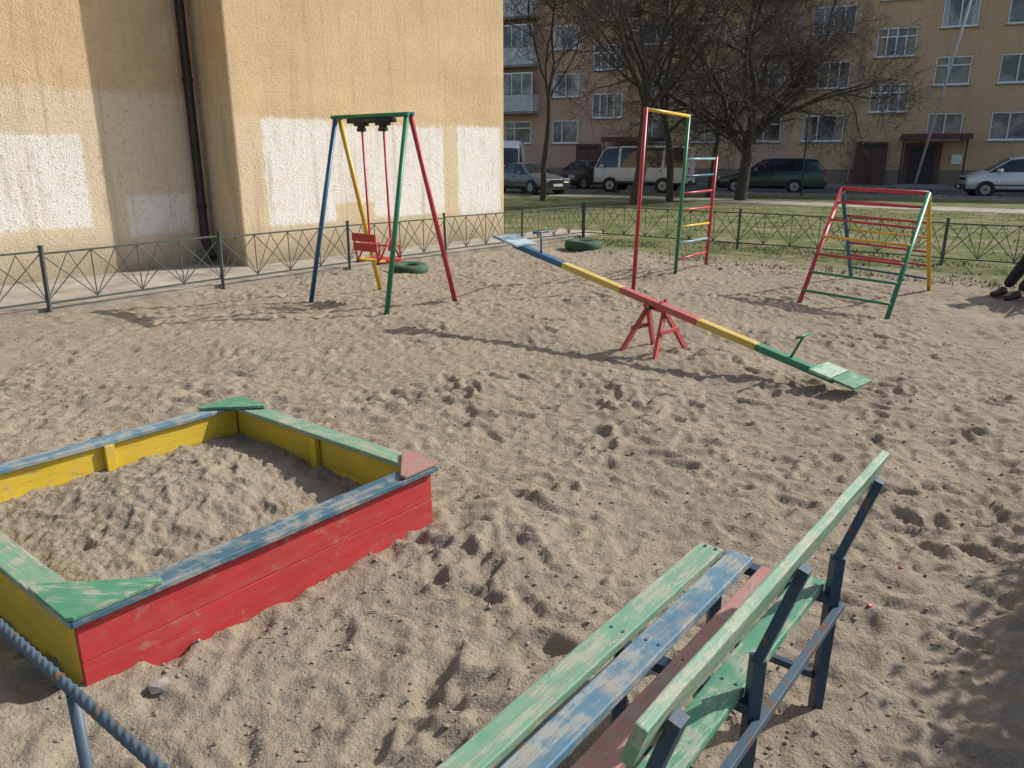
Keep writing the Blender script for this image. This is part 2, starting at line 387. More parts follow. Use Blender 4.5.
for i,(sc,k) in enumerate(bays):
    e0,e1=edges[i],edges[i+1]
    ops=[]
    fmat=FMP if -5<sc<5 or 11<sc<14 else FM
    if k=='s':
        for j in range(4): ops.append((3.95+2.8*j,5.45+2.8*j,.98,[.25,.5,.75],None))
    else:
        hw={'w':.88,'w2':.85,'w3':1.1,'b':.95}[k]
        for j in range(5): ops.append((2.45+2.8*j,3.9+2.8*j,hw,[.5] if k!='w3' else [.25,.5,.75],None))
    z=.0
    for (z0,z1,hw,mu,tr) in ops:
        w.quad((e0,0,z),(e1,0,z),(e1,0,z0),(e0,0,z0),fmat)
        w.quad((e0,0,z0),(sc-hw,0,z0),(sc-hw,0,z1),(e0,0,z1),fmat); w.quad((sc+hw,0,z0),(e1,0,z0),(e1,0,z1),(sc+hw,0,z1),fmat)
        win(wa,sc-hw,sc+hw,z0,z1,mu if rw.random()<.7 or k=='s' else [.36],.68 if rw.random()<.4 else None)
        z=z1
    w.quad((e0,0,z),(e1,0,z),(e1,0,Ht),(e0,0,Ht),fmat)
    if k=='b':
        bm_=BAL if sc<0 else BALP
        for j in range(1,5):
            zb=1.55+2.8*j
            wa.box((sc-1.45,-.5,zb),(sc+1.45,-.5,zb),1.0,.14,CONC)
            wa.box((sc-1.45,-.97,zb+.58),(sc+1.45,-.97,zb+.58),.05,1.0,bm_)
            for sx in(-1.43,1.43): wa.box((sc+sx,-.02,zb+.58),(sc+sx,-.94,zb+.58),.05,1.0,bm_)
            if sc<0:
                wa.box((sc-1.43,-.95,zb+1.7),(sc+1.43,-.95,zb+1.7),.03,1.2,WG)
                for m in(-1.4,-.7,0,.7,1.4): wa.box((sc+m,-.98,zb+1.1),(sc+m,-.98,zb+2.35),.06,.06,WHF)
                wa.box((sc-1.45,-.98,zb+2.36),(sc+1.45,-.98,zb+2.36),.08,.08,WHF)
w.quad((-26,0,0),(-26,0,Ht),(-26,12,Ht),(-26,12,0),FM); w.quad((42,0,0),(42,12,0),(42,12,Ht),(42,0,Ht),FM); w.quad((-26,12,0),(-26,12,Ht),(42,12,Ht),(42,12,0),FM)
w.build('walls',fb,matrix=FMx)
wa.build('windows_and_balconies',fb,matrix=FMx)
boxobj('roof',(-26.5,-.5,Ht+.003),(42.5,12.5,Ht+.3),ROOF,fb,FMx)
boxobj('plinth',(-26,-.06,0),(42,-.003,.95),PLN,fb,FMx)
en=Acc()
def entrance(en,s0):
    en.box((s0-1.75,-.12,1.25),(s0-.15,-.12,1.25),.1,2.35,DOOR); en.box((s0-1.6,-.18,2.2),(s0-.3,-.18,2.2),.02,.22,DDR)
    en.box((s0-.95,-.175,.1),(s0-.95,-.175,2.2),.03,.03,DDR,up=V(0,1,0))
    en.box((s0+.7,-.12,1.2),(s0+2.5,-.12,1.2),.1,2.3,DOOR); en.box((s0+1.0,-.18,1.15),(s0+2.2,-.18,1.15),.05,2.0,DDR)
    en.box((s0+.4,-.9,2.62),(s0+3.7,-.9,2.62),1.7,.16,DDR); en.box((s0+.4,-1.76,2.65),(s0+3.7,-1.76,2.65),.03,.28,DOOR)
    for x in(.55,3.5): en.tube([(s0+x,-1.6,0),(s0+x,-1.6,2.52)],.04,8,DDR)
    en.box((s0+.3,-.9,.1),(s0+2.9,-.9,.1),1.6,.22,CONC); 
    en.box((s0+3.0,-.12,1.5),(s0+3.5,-.12,1.5),.05,.5,WHF)
entrance(en,19.1); entrance(en,2.6)
for s_ in (17.1,4.3,33): en.tube([(s_,-.12,.3),(s_,-.12,15.4)],.06,8,BALP)
en.build('entrance_porches',fb,matrix=FMx)

# ------------------------------------------------------------ metal fences
def fence(name,p0,p1,npan,n=4):
    a=Acc(); p0=Vector(p0);p1=Vector(p1); L=(p1-p0)/npan
    for i in range(npan+1):
        p=p0+L*i; tl=V(random.gauss(0,.012),random.gauss(0,.012),0); a.box(p-Z*.1,p+tl+Z*.72,.036,.036,mFEN)
        a.box(p+tl+Z*.72,p+tl+Z*.735,.05,.05,mFEN)
    for i in range(npan):
        q0=p0+L*i; sag=random.uniform(-.018,.018)
        for zz,wd in((.66,.028),(.12,.022)): a.box(q0+Z*(zz+sag),q0+L+Z*(zz-sag),wd,.02,mFEN)
        c=L/n
        for j in range(n):
            r0=q0+c*j; r1=q0+c*(j+1); m=(r0+r1)/2+c*random.gauss(0,.05)
            a.tube([r0+Z*.13,r1+Z*.65],.0065,5,mFEN,False); a.tube([r0+Z*.65,r1+Z*.13],.0065,5,mFEN,False)
            a.tube([r0+Z*.13,m+Z*.65],.0055,5,mFEN,False); a.tube([r1+Z*.13,m+Z*.65],.0055,5,mFEN,False)
            if j: a.tube([r0+Z*.12,r0+Z*.66],.007,5,mFEN,False)
    return a.build(name)
FC=V(1.5,16.5,0)
fence('metal_fence',FC-D*16.8,FC,8,4)
fence('metal_fence',FC+V(.02,-.02,0),FC-NN*13.6,4,7)
fr=empty('twisted_bar_fence')
e=V(.79,-.61,0).normalized(); c0=V(-1.11,1.454,.665)
def twisted(name,p0,p1,r,pitch,mat,par):
    a=Acc(); L=(p1-p0).length; n=int(L/.006); x=(p1-p0)/L; y=Z.cross(x).normalized(); z=x.cross(y); S=16
    mi=a.mid(mat)
    for i in range(n+1):
        p=p0+x*L*i/n; ph=2*math.pi*(L*i/n)/pitch
        for k in range(S):
            th=2*math.pi*k/S; rr=r*(1+.16*math.cos(4*(th)))
            a.v.append(p+(y*math.cos(th+ph)+z*math.sin(th+ph))*rr)
    for i in range(n):
        for k in range(S):
            a.f.append((i*S+k,i*S+(k+1)%S,(i+1)*S+(k+1)%S,(i+1)*S+k)); a.mi.append(mi)
    return a.build(name,par,smooth=True)
twisted('top_rail',c0-e*2.4,c0+e*2.2,.0105,.11,mRAIL,fr)
twisted('bottom_rail',c0-e*2.4-Z*.55,c0+e*2.2-Z*.55,.0105,.11,mRAIL,fr)
a=Acc()
for t_ in (.33-2.4,.33,2.2):
    p=c0+e*t_; a.tube([V(p.x,p.y,-.1),V(p.x,p.y,.655)],.012,10,mRAIL)
a.build('posts',fr,smooth=True)

# ------------------------------------------------------------ sandbox
sb=empty('sandbox'); S0=V(-1.35,2.065,0); SL=1.56
def sp(a,b,z=0): return S0+D*a+NN*b+Z*z
def side(nm,pa,pb,inw,outer,inner,ledge,lw=.105,trim=0.0):
    x=(pb-pa).normalized()
    for j,(z0,z1) in enumerate(((-.08,.118),(.1205,.262))):
        beam(nm+'_outer_board_%d'%j,pa+Z*((z0+z1)/2)+inw*.011+x*trim,pb+Z*((z0+z1)/2)+inw*.011-x*trim,.022,z1-z0,outer,sb,warp=.001,bevel=.002)
        beam(nm+'_inner_board_%d'%j,pa+Z*((z0+z1)/2)+inw*.036+x*.052,pb+Z*((z0+z1)/2)+inw*.036-x*.052,.022,z1-z0,inner,sb,bevel=.002)
    m=(pa+pb)/2
    beam(nm+'_stake',m+inw*.065-Z*.05,m+inw*.065+Z*.262,.05,.03,inner,sb,up=inw)
    beam(nm+'_ledge',pa+inw*.025+Z*.275-x*.02,pb+inw*.025+Z*.275+x*.02,lw,.024,ledge,sb,warp=.002)
side('front',sp(0,0),sp(SL,0),NN,RED,YEL,BLU)
side('right',sp(SL,0),sp(SL,SL),-D,YEL,YEL,GRNL,trim=.0235)
side('back',sp(SL,SL),sp(0,SL),-NN,YEL,YEL,BLUL,.09)
side('left',sp(0,SL),sp(0,0),D,YEL,YEL,GRNL,trim=.0235)
def tri(nm,ca,cb,sa,sb_,mat,L=.34):
    P=[(ca-sa*.03,cb-sb_*.012),(ca-sa*.012,cb-sb_*.03),(ca+sa*L,cb-sb_*.03),(ca+sa*(L+.005),cb-sb_*.005),(ca-sa*.005,cb+sb_*(L+.005)),(ca-sa*.03,cb+sb_*L)]
    prism(nm,[tuple(sp(a,b))[:2] for a,b in P],.2905,.306,mat,sb,.003)
tri('corner_seat_a',0,0,1,1,GRN,.27); tri('corner_seat_b',SL,0,-1,1,PNK,.19); tri('corner_seat_c',SL,SL,-1,-1,GRN,.24); tri('corner_seat_d',0,SL,1,-1,YEL,.24)
n=150; h2=bandnoise(n,n,.0107,.14,.4,31)*.006+bandnoise(n,n,.0107,.06,.12,32)*.003
dents(h2,0,0,.0107,45,(0,1.6),(0,1.6),33,(.008,.016)); dents(h2,0,0,.0107,60,(0,1.6),(0,1.6),34,(.006,.013),.5)
h2+=bandnoise(n,n,.0107,.03,.06,35)*.0022
u=np.linspace(.045,SL-.045,n); UA,UB=np.meshgrid(u,u)
md=np.exp(-(((UA-.8)/.5)**2+((UB-.95)/.42)**2))
zz=.065+.11*md+.05*(UB/SL)+h2
M=Matrix((D,NN,Z)).transposed().to_4x4(); M.translation=S0
gridmesh('sand_fill',UA,UB,zz,GM,sb,M)

# ------------------------------------------------------------ benches
def bench(name,O,ax,out,L=1.5):
    b=empty(name); mats=[GRNL,BLUL,PNK,GRN]
    p=lambda t,w,z: O-ax*t+out*w+Z*z
    for i,m in enumerate(mats):
        zz=.42-.004*i+(.010 if i==1 else 0)
        beam('seat_board_%d'%i,p((0,.01,.02,-.03)[i],.106*i,zz),p(L+random.uniform(-.03,.03),.106*i+.008,zz),.080,.026,m,b,warp=.003)
    dd=(out*.30+Z).normalized()
    beam('backrest_board',p(-.09,.443,.80),p(1.30,.443,.785),.024,.088,GRNL,b,up=dd,warp=.003)
    a=Acc()
    for t in (-.01,.60,1.20):
        a.box(p(t,-.03,.39),p(t,.39,.378),.04,.028,mDKB)
        a.box(p(t,.02,-.1),p(t,.02,.375),.036,.036,mDKB)
        a.box(p(t,.375,-.1),p(t,.385,.52),.040,.030,mDKB)
        a.box(p(t,.385,.51),p(t,.468,.785),.036,.024,mDKB)
        a.box(p(t,.04,.10),p(t,.36,.10),.022,.022,mDKB)
    a.box(p(-.04,.405,.35),p(1.45,.405,.345),.022,.022,mRAIL); a.box(p(-.02,.03,.352),p(1.4,.03,.352),.03,.025,mDKB)
    for t in (-.01+.03,.60,1.20):
        for i in range(4): 
            for q in(-.018,.018): a.tube([p(t+.0,.106*i+q+.004,.425 if i!=1 else .435),p(t,.106*i+q+.004,(.4355 if i!=1 else .4455)-.004*i)],.005,8,mRAIL)
    a.build('frame',b,bevel=.003)
    return b
bench('park_bench',V(.655,2.26,0),D,-NN)

# ------------------------------------------------------------ swing
sw=empty('swing_set'); C=V(-1.53,9.04,0); BX=-NN
a=Acc()
for sgn,m1,m2,tp in((-1,mBLU,mYEL,-.64),(1,mGRN,mRED,.54)):
    ap=C+BX*tp+Z*2.07
    for dr,m in((-1,m1),(1,m2)):
        a.tube([C+BX*.66*sgn+D*.57*dr-Z*.1,ap+D*.03*dr],.028,12,m)
a.tube([C-BX*.70+Z*2.085+D*.035,C+BX*.58+Z*2.085+D*.035],.022,12,mBLU); a.tube([C-BX*.70+Z*2.085-D*.035,C+BX*.58+Z*2.085-D*.035],.022,12,mGRN)
a.box(C-BX*.42+Z*2.035,C+BX*.30+Z*2.035,.10,.05,mBLK)
for s_ in(-.23,.13):
    a.box(C+BX*(s_-.09)+Z*2.0,C+BX*(s_+.09)+Z*2.0,.07,.04,mBLK); a.box(C+BX*(s_-.04)+Z*1.96,C+BX*(s_+.04)+Z*1.96,.05,.07,mBLK)
    a.tube([C+BX*(s_-.06)+Z*1.94,C+BX*(s_+.06)+Z*1.94],.022,12,mBLK)
    s2_=s_+.01; bz=C+BX*s2_
    a.tube([bz+Z*1.95,bz+Z*.74+D*.03,bz+Z*.60+D*.0],.013,8,mRED)
    for dd in(-.17,.17): a.tube([bz+Z*.76+D*.03,bz+D*dd+Z*.48],.011,8,mRED)
    a.tube([bz-D*.17+Z*.48,bz-D*.21+Z*.80],.011,8,mRED); a.tube([bz-D*.20+Z*.68,bz+D*.17+Z*.66,bz+D*.17+Z*.48],.011,8,mRED)
    a.tube([bz-D*.2+Z*.47,bz+D*.2+Z*.47],.012,8,mRED)
a.build('frame_and_hangers',sw,smooth=True)
CS=C-BX*.04
for i in range(3): beam('seat_slat_%d'%i,CS-BX*.20+D*(-.12+.12*i)+Z*.495,CS+BX*.20+D*(-.12+.12*i)+Z*.495,.095,.022,RED if i else YEL,sw)
for i in range(2): beam('back_slat_%d'%i,CS-BX*.20-D*(.20+.015*i)+Z*(.65+.11*i),CS+BX*.20-D*(.20+.015*i)+Z*(.65+.11*i),.02,.09,RED,sw)

# ------------------------------------------------------------ tyres
def tyre(name,loc,R,r,tilt):
    bm=bmesh.new(); S=36;K=14; vs=[]
    for i in range(S):
        th=2*math.pi*i/S; ring=[]
        for k in range(K):
            ph=2*math.pi*k/K; cc=math.cos(ph); ss=math.sin(ph)
            rr=R+r*(abs(cc)**.7)*(1 if cc>0 else -1)+(0.008 if (i%2 and cc>.8) else 0); zz_=r*.95*(abs(ss)**.6)*(1 if ss>0 else -1)
            ring.append(bm.verts.new((rr*math.cos(th),rr*math.sin(th),zz_)))
        vs.append(ring)
    for i in range(S):
        for k in range(K): 
            bm.faces.new((vs[i][k],vs[(i+1)%S][k],vs[(i+1)%S][(k+1)%K],vs[i][(k+1)%K]))
    bmesh.ops.recalc_face_normals(bm,faces=bm.faces)
    me=bpy.data.meshes.new(name); bm.to_mesh(me); bm.free(); me.materials.append(TIRE)
    for p in me.polygons: p.use_smooth=True
    o=bpy.data.objects.new(name,me); COL.objects.link(o); o.location=loc; o.rotation_euler=tilt
tyre('tyre_planter',V(-1.52,11.4,.05),.19,.085,(.05,.04,0)); tyre('tyre_planter',V(1.33,14.5,.06),.24,.10,(.0,.05,0))

# ------------------------------------------------------------ climbing ladder
a=Acc()
LA=V(1.56,9.84,0);LB=V(2.36,11.12,0);LC=V(3.04,12.1,0)
a.tube([LA-Z*.1,LA+Z*2.22+V(.06,0,0)],.026,12,mRED); a.tube([LB-Z*.1,LB+Z*2.2+V(.06,0,0)],.026,12,mGRN); a.tube([LC-Z*.1,LC+Z*1.65+V(.05,0,0)],.026,12,mRED)
a.tube([LA+Z*2.2+V(.06,0,0),LB+Z*2.18+V(.06,0,0)],.022,12,mYEL)
for i,m in enumerate((mRED,mLBL,mYEL,mRED,mRED,mBLU,mLBL)):
    zz=.22+.232*i; a.tube([LB+Z*zz+V(.006*i,0,0),LC+Z*(zz+random.uniform(-.02,.02))+V(.006*i,0,0)],.017,10,m)
a.build('climbing_ladder',smooth=True)
a=Acc()
F1=V(3.30,8.8,0);F2=V(3.93,7.95,0);B1=V(4.88,11.0,0);B2=V(5.42,9.9,0);T1=V(4.12,9.88,1.27);T2=V(4.72,8.95,1.25)
a.tube([F1-Z*.08,T1],.026,12,mRED);a.tube([F2-Z*.08,T2],.026,12,mGRN);a.tube([B1-Z*.08,T1],.026,12,mBLU);a.tube([B2-Z*.08,T2],.026,12,mYEL)
a.tube([T1,T2],.024,12,mRED)
fc=[mGRN,mGRN,mRED,mYEL,mRED,mRED]; bc=[mBLU,mRED,mRED,mYEL,mRED,mRED]
for i in range(6):
    f=(.12,.27,.42,.57,.72,.87)[i]; a.tube([F1.lerp(T1,f),F2.lerp(T2,f+random.uniform(-.015,.015))],.015,10,fc[i]); a.tube([B1.lerp(T1,f),B2.lerp(T2,f)],.015,10,bc[i])
a.build('a_frame_climber',smooth=True)

# ------------------------------------------------------------ seesaw
ss=empty('seesaw'); SC=V(1.2,6.63,.44); HV=V(1.17,-1.24,-.355)
hx=HV.normalized(); hs=Z.cross(hx).normalized(); hu=hx.cross(hs)
segs=[(-1,-.60,mBLU),(-.60,-.18,mYEL),(-.18,.30,mRED),(.30,.62,mYEL),(.62,1.0,mGRN)]
PLM={mBLU:wood_paint('plank_blue',(.025,.12,.23),(.2,.25,.28),.55,.25),mYEL:wood_paint('plank_yellow',(.62,.46,.11),(.5,.4,.2),.53,.25),mRED:wood_paint('plank_red',(.45,.10,.09),(.4,.25,.2),.52,.25),mGRN:wood_paint('plank_green',(.03,.22,.12),(.3,.35,.3),.55,.25)}
for i,(f0,f1,m) in enumerate(segs):
    beam('plank_section_%d'%i,SC+HV*f0,SC+HV*(f1-.0008),.085,.055,PLM[m],ss,up=hu,bevel=.008)
WHP=wood_paint('white_worn_paint',(.42,.52,.54),(.15,.30,.42),.48,.25); WHG=wood_paint('white_green_worn_paint',(.38,.50,.38),(.08,.30,.16),.48,.2)
for sgn,m1,m2,ht in((-1,WHP,BLUL,mBLU),(1,WHG,GRN,mGRN)):
    for j in range(2):
        cc=SC+HV*(sgn*(.955 if j==0 else 1.06))+hu*.041; beam('seat_%d_%d'%(sgn,j),cc-hs*.15,cc+hs*.15,.17,.022,m1 if j==0 else m2,ss,up=hu)
    a=Acc(); hb=SC+HV*(sgn*.78)
    a.tube([hb,hb+hu*.22+hx*sgn*.05],.010,8,ht); a.tube([hb+hu*.22+hx*sgn*.05-hs*.11,hb+hu*.22+hx*sgn*.05+hs*.11],.011,8,ht)
    a.build('handle',ss,smooth=True)
hxh=V(hx.x,hx.y,0).normalized(); cen=V(1.26,6.62,0)
PR=wood_paint('faded_red_paint',(.46,.07,.07),(.36,.18,.14),.52,.2)
for sgn in(-1,1):
    for q in(-1,1):
        beam('support_leg_%d_%d'%(sgn,q),cen+hxh*(.20*sgn)+hs*.28*q-Z*.08,cen+hxh*(.07*sgn+.018*q)-hs*.07*q+Z*.45,.045,.028,PR,ss,up=hxh)
    beam('support_brace_%d'%sgn,cen+hxh*.15*sgn+hs*.14+Z*.20,cen+hxh*.15*sgn-hs*.14+Z*.20,.04,.022,PR,ss,up=hxh)
a=Acc(); a.tube([cen-hs*.14+Z*.395,cen+hs*.14+Z*.395],.016,10,mBLK); a.box(cen-hxh*.1+Z*.40,cen+hxh*.1+Z*.372,.13,.02,mRED); a.build('axle',ss)

# ------------------------------------------------------------ vehicles
def carpaint(name,col,metal=.3,rough=.3):
    t=NT(name); v=t.objcoord(); n=t.noise(v,3,4); c=t.mix(t.ramp(n,.4,.7,0,.35),col,tuple(x*.7+.04 for x in col))
    z=t.node('ShaderNodeSeparateXYZ'); tc=t.node('ShaderNodeTexCoord'); t.link(tc.outputs['Object'],z.inputs[0])
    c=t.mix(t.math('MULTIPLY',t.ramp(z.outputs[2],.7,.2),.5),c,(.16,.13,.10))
    m=t.out(c,rough,metal=metal); t.b.inputs['Coat Weight'].default_value=.4; return m
def car(name,loc,heading,st,W,paint,wheels,R=.31,sill=.22,extras=None):
    root=empty(name); bm=bmesh.new(); rings=[]
    for (x,zb,zt,wf,wt,sd,tp) in st:
        w_=W/2*wf
        half=[(w_*.90,sill),(w_*.985,sill+.12),(w_,(sill+zb)/2+.05),(w_*.965,zb),(wt,max(zt-.05,zb+.004)),(wt-.11,max(zt-.005,zb+.008)),(wt*.45,zt+.022)]
        pts=half+[(-y,z_) for y,z_ in reversed(half)]
        rings.append([bm.verts.new((x,y,z_)) for y,z_ in pts])
    n=14
    for i in range(len(st)-1):
        for k in range(n):
            k2=(k+1)%n
            f=bm.faces.new((rings[i][k],rings[i+1][k],rings[i+1][k2],rings[i][k2]))
            if k in(3,9): f.material_index=1 if st[i][5]=='g' else 0
            elif k in (4,5,6,7,8): f.material_index=1 if st[i][6]=='g' else 0
            elif k in(0,12): f.material_index=2
            elif k==13: f.material_index=2
            f.smooth=True
    bm.faces.new(rings[0]); bm.faces.new(rings[-1][::-1]); bmesh.ops.recalc_face_normals(bm,faces=bm.faces)
    me=bpy.data.meshes.new(name+'_body'); bm.to_mesh(me); bm.free()
    for m in (paint,GLS,DKP): me.materials.append(m)
    o=bpy.data.objects.new('body',me); COL.objects.link(o); o.parent=root
    md=o.modifiers.new('b','BEVEL'); md.width=.03; md.segments=2; md.limit_method='ANGLE'; md.angle_limit=math.radians(28)
    a=Acc(); L=st[-1][0]; x00=st[0][0]
    cab=[i for i in range(len(st)) if st[i][2]-st[i][1]>.12]
    lo=max(cab[0]-1,0); hi=min(cab[-1]+1,len(st)-1)
    for sg in(-1,1):
        a.tube([(st[i][0],sg*(st[i][4]+.0),max(st[i][2]-.045,st[i][1]+.02)) for i in range(lo,hi+1)],.028,6,paint)
        for wx in wheels:
            yo=sg*(W/2-.085)
            a.tube([(wx,yo-sg*.12,R),(wx,yo+sg*.092,R)],R+.055,24,DKP)
            a.tube([(wx,yo-sg*.1,R),(wx,yo+sg*.07,R),(wx,yo+sg*.10,R)],[R,R,R*.92],24,RUB)
            a.tube([(wx,yo+sg*.0,R),(wx,yo+sg*.108,R)],R*.62,20,HUB); a.tube([(wx,yo,R),(wx,yo+sg*.118,R)],R*.16,10,DKP)
            for q in range(5):
                an=q*2*math.pi/5; a.box((wx+math.cos(an)*R*.38,yo+sg*.1105,R+math.sin(an)*R*.38),(wx+math.cos(an)*R*.56,yo+sg*.1105,R+math.sin(an)*R*.56),.006,.05,DKP,up=V(0,1,0))
        ci=cab[0]; mx=st[ci-1][0]+.35
        a.box((mx,sg*(W/2+.0),st[ci][1]+.07),(mx+.1,sg*(W/2+.12),st[ci][1]+.08),.16,.13,paint)
        a.box((x00+.015,sg*(W/2*.72),st[1][1]-.04),(x00+.10,sg*(W/2*.72),st[1][1]-.02),.32,.15,LAMP)
        a.box((L-.08,sg*(W/2*.80),st[-2][1]-.14),(L+.012,sg*(W/2*.80),st[-2][1]-.14),.16,.30,RLAMP)
        for dx in (.36,.58):
            xx_=x00+(L-x00)*dx; a.box((xx_,sg*(W/2*.994),.36),(xx_,sg*(W/2*.975),st[ci][1]-.02),.012,.01,DKP)
            a.box((xx_+.55,sg*(W/2*.985),st[ci][1]-.13),(xx_+.68,sg*(W/2*.985),st[ci][1]-.13),.04,.035,DKP)
        a.box((x00+1.0,sg*(W/2*1.0),.50),(L-1.0,sg*(W/2*1.0),.50),.012,.05,DKP)
    a.box((x00-.04,-W/2*.86,.42),(x00-.04,W/2*.86,.42),.14,.2,DKP); a.box((L+.03,-W/2*.86,.45),(L+.03,W/2*.86,.45),.12,.2,DKP)
    a.box((x00-.02,-.38,st[1][1]-.05),(x00-.02,.38,st[1][1]-.05),.06,.12,DKP)
    a.box((x00-.115,-.26,.42),(x00-.115,.26,.42),.012,.11,WHF); a.box((L+.095,-.26,.52),(L+.095,.26,.52),.012,.11,WHF)
    a.build('wheels_and_trim',root)
    cx=(x00+L)/2
    root.matrix_world=Matrix.Translation(loc)@Matrix.Rotation(heading,4,'Z')@Matrix.Translation((-cx,0,0))
    return root
def hatch(L,Hh,tail='estate'):
    s=L/4.6; h=Hh/1.46
    if tail=='estate':
        xs=[(0,.50,.53,.80,.70,'b','b'),(.10,.68,.70,.92,.74,'b','b'),(.95,.86,.89,.985,.78,'b','b'),(1.22,.90,.94,1,.76,'g','g'),(1.88,.92,1.40,1,.62,'g','b'),(2.42,.93,1.46,1,.63,'b','b'),(2.50,.93,1.46,1,.63,'g','b'),(3.32,.95,1.46,1,.62,'b','b'),(3.40,.95,1.46,1,.62,'g','b'),(4.18,.98,1.41,.99,.60,'g','g'),(4.48,1.0,1.06,.97,.66,'b','b'),(4.58,.62,.66,.93,.76,'b','b')]
    elif tail=='sedan':
        xs=[(0,.50,.53,.80,.70,'b','b'),(.10,.66,.68,.92,.74,'b','b'),(1.0,.85,.88,.985,.78,'b','b'),(1.30,.89,.93,1,.74,'g','g'),(1.95,.91,1.36,1,.58,'g','b'),(2.42,.92,1.41,1,.60,'b','b'),(2.50,.92,1.41,1,.60,'g','b'),(3.25,.94,1.36,1,.57,'b','g'),(3.82,.96,1.02,.99,.70,'b','b'),(4.45,.94,.97,.95,.72,'b','b'),(4.58,.60,.64,.90,.74,'b','b')]
    else:
        xs=[(0,.55,.58,.84,.70,'b','b'),(.08,.80,.82,.94,.74,'b','b'),(.55,.96,1.0,.985,.76,'b','b'),(.80,1.0,1.06,1,.74,'g','g'),(1.60,1.02,1.56,1,.64,'g','b'),(2.15,1.02,1.62,1,.65,'b','b'),(2.23,1.02,1.62,1,.65,'g','b'),(3.15,1.03,1.62,1,.64,'b','b'),(3.24,1.03,1.62,1,.64,'g','b'),(4.12,1.04,1.57,.99,.62,'g','g'),(4.36,1.05,1.10,.97,.68,'b','b'),(4.45,.62,.66,.93,.76,'b','b')]
        h=Hh/1.62; s=L/4.45
    return [(x*s,zb*h,zt*h,wf,wt,a_,b_) for x,zb,zt,wf,wt,a_,b_ in xs]
hd=math.atan2(FD.y,FD.x)
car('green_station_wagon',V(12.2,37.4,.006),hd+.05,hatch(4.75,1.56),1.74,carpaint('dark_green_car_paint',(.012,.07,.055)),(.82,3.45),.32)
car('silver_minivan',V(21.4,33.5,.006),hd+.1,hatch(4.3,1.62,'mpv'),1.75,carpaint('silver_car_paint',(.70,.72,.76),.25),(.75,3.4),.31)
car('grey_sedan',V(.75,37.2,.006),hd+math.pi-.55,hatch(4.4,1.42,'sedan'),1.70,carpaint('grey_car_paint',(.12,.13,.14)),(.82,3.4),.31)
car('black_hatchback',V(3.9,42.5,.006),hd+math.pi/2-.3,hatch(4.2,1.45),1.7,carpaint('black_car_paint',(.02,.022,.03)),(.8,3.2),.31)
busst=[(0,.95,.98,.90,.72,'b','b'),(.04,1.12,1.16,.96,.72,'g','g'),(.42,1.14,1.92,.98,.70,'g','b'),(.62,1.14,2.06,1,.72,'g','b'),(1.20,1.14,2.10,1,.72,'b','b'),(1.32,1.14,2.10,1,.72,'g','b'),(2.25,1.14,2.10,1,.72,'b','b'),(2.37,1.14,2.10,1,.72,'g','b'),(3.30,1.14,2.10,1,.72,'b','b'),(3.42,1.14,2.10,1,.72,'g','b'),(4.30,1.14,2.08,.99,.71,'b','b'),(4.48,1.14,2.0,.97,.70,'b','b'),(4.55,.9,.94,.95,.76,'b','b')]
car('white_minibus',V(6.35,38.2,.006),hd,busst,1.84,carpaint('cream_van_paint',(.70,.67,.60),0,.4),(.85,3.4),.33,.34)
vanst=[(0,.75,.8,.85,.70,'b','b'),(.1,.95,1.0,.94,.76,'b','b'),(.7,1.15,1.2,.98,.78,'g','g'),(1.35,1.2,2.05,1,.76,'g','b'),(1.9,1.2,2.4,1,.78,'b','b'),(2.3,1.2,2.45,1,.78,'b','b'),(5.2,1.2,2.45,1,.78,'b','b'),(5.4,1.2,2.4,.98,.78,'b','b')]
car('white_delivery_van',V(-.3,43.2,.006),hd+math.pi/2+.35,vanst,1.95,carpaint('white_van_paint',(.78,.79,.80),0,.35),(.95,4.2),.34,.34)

# ------------------------------------------------------------ bare trees
def tree(name,base,H_,r0,seed,trunkfrac=.3,lean=V(0,0,0),nmain=5,spread=.9,levels=5,droop=0.,kids=(6,6,6,5),rmin=.0055):
    rd=random.Random(seed); a=Acc()
    def br(p,d,L,r,lv):
        ns=(9,8,6,5,4,3)[lv]; pts=[p.copy()]; rs=[r]; dirs=[d.copy()]
        for i in range(ns):
            j=(.10,.20,.26,.30,.34,.4)[lv]
            d=(d+V(rd.gauss(0,j),rd.gauss(0,j),rd.gauss(0,j)*.7+(.05 if lv else .03)-droop*.06*lv)).normalized()
            p=p+d*(L/ns); pts.append(p.copy()); rs.append(max(r*(1-(i+1)/ns*(.45 if lv==0 else .75)),rmin)); dirs.append(d.copy())
        a.tube(pts,rs,(9,7,5,4,3,3)[lv],BARK,False)
        if lv>=levels: return
        if lv==0:
            for q in range(nmain):
                an=2*math.pi*(q+rd.random()*.7)/nmain; tl=rd.uniform(.35,1)*spread
                nd=(V(math.cos(an)*tl,math.sin(an)*tl,rd.uniform(.55,1.1))+lean*.5).normalized()
                i=ns-rd.randint(0,3) if q else ns
                br(pts[i],nd,H_*rd.uniform(.42,.62),rs[i]*rd.uniform(.5,.75),1)
        else:
            kn=kids[lv-1]
            for q in range(kn):
                f=.18+.82*(q+rd.random())/kn; i=min(ns,max(1,int(f*ns)))
                dd=dirs[i]; ax=V(rd.gauss(0,1),rd.gauss(0,1),rd.gauss(0,1)).normalized(); sd=dd.cross(ax).normalized()
                nd=(dd*rd.uniform(.5,1.0)+sd*rd.uniform(.5,.95)).normalized()
                br(pts[i],nd,L*rd.uniform(.40,.64),max(rs[i]*rd.uniform(.45,.7),rmin),lv+1)
    br(Vector(base)-Z*.15,(Z+lean).normalized(),H_*trunkfrac,r0,0)
    return a.build(name,smooth=True)
tree('bare_tree',V(4.45,28.2,0),13,.22,41,.34,V(.03,0,0),5,.65,5,0,(6,6,5,4))
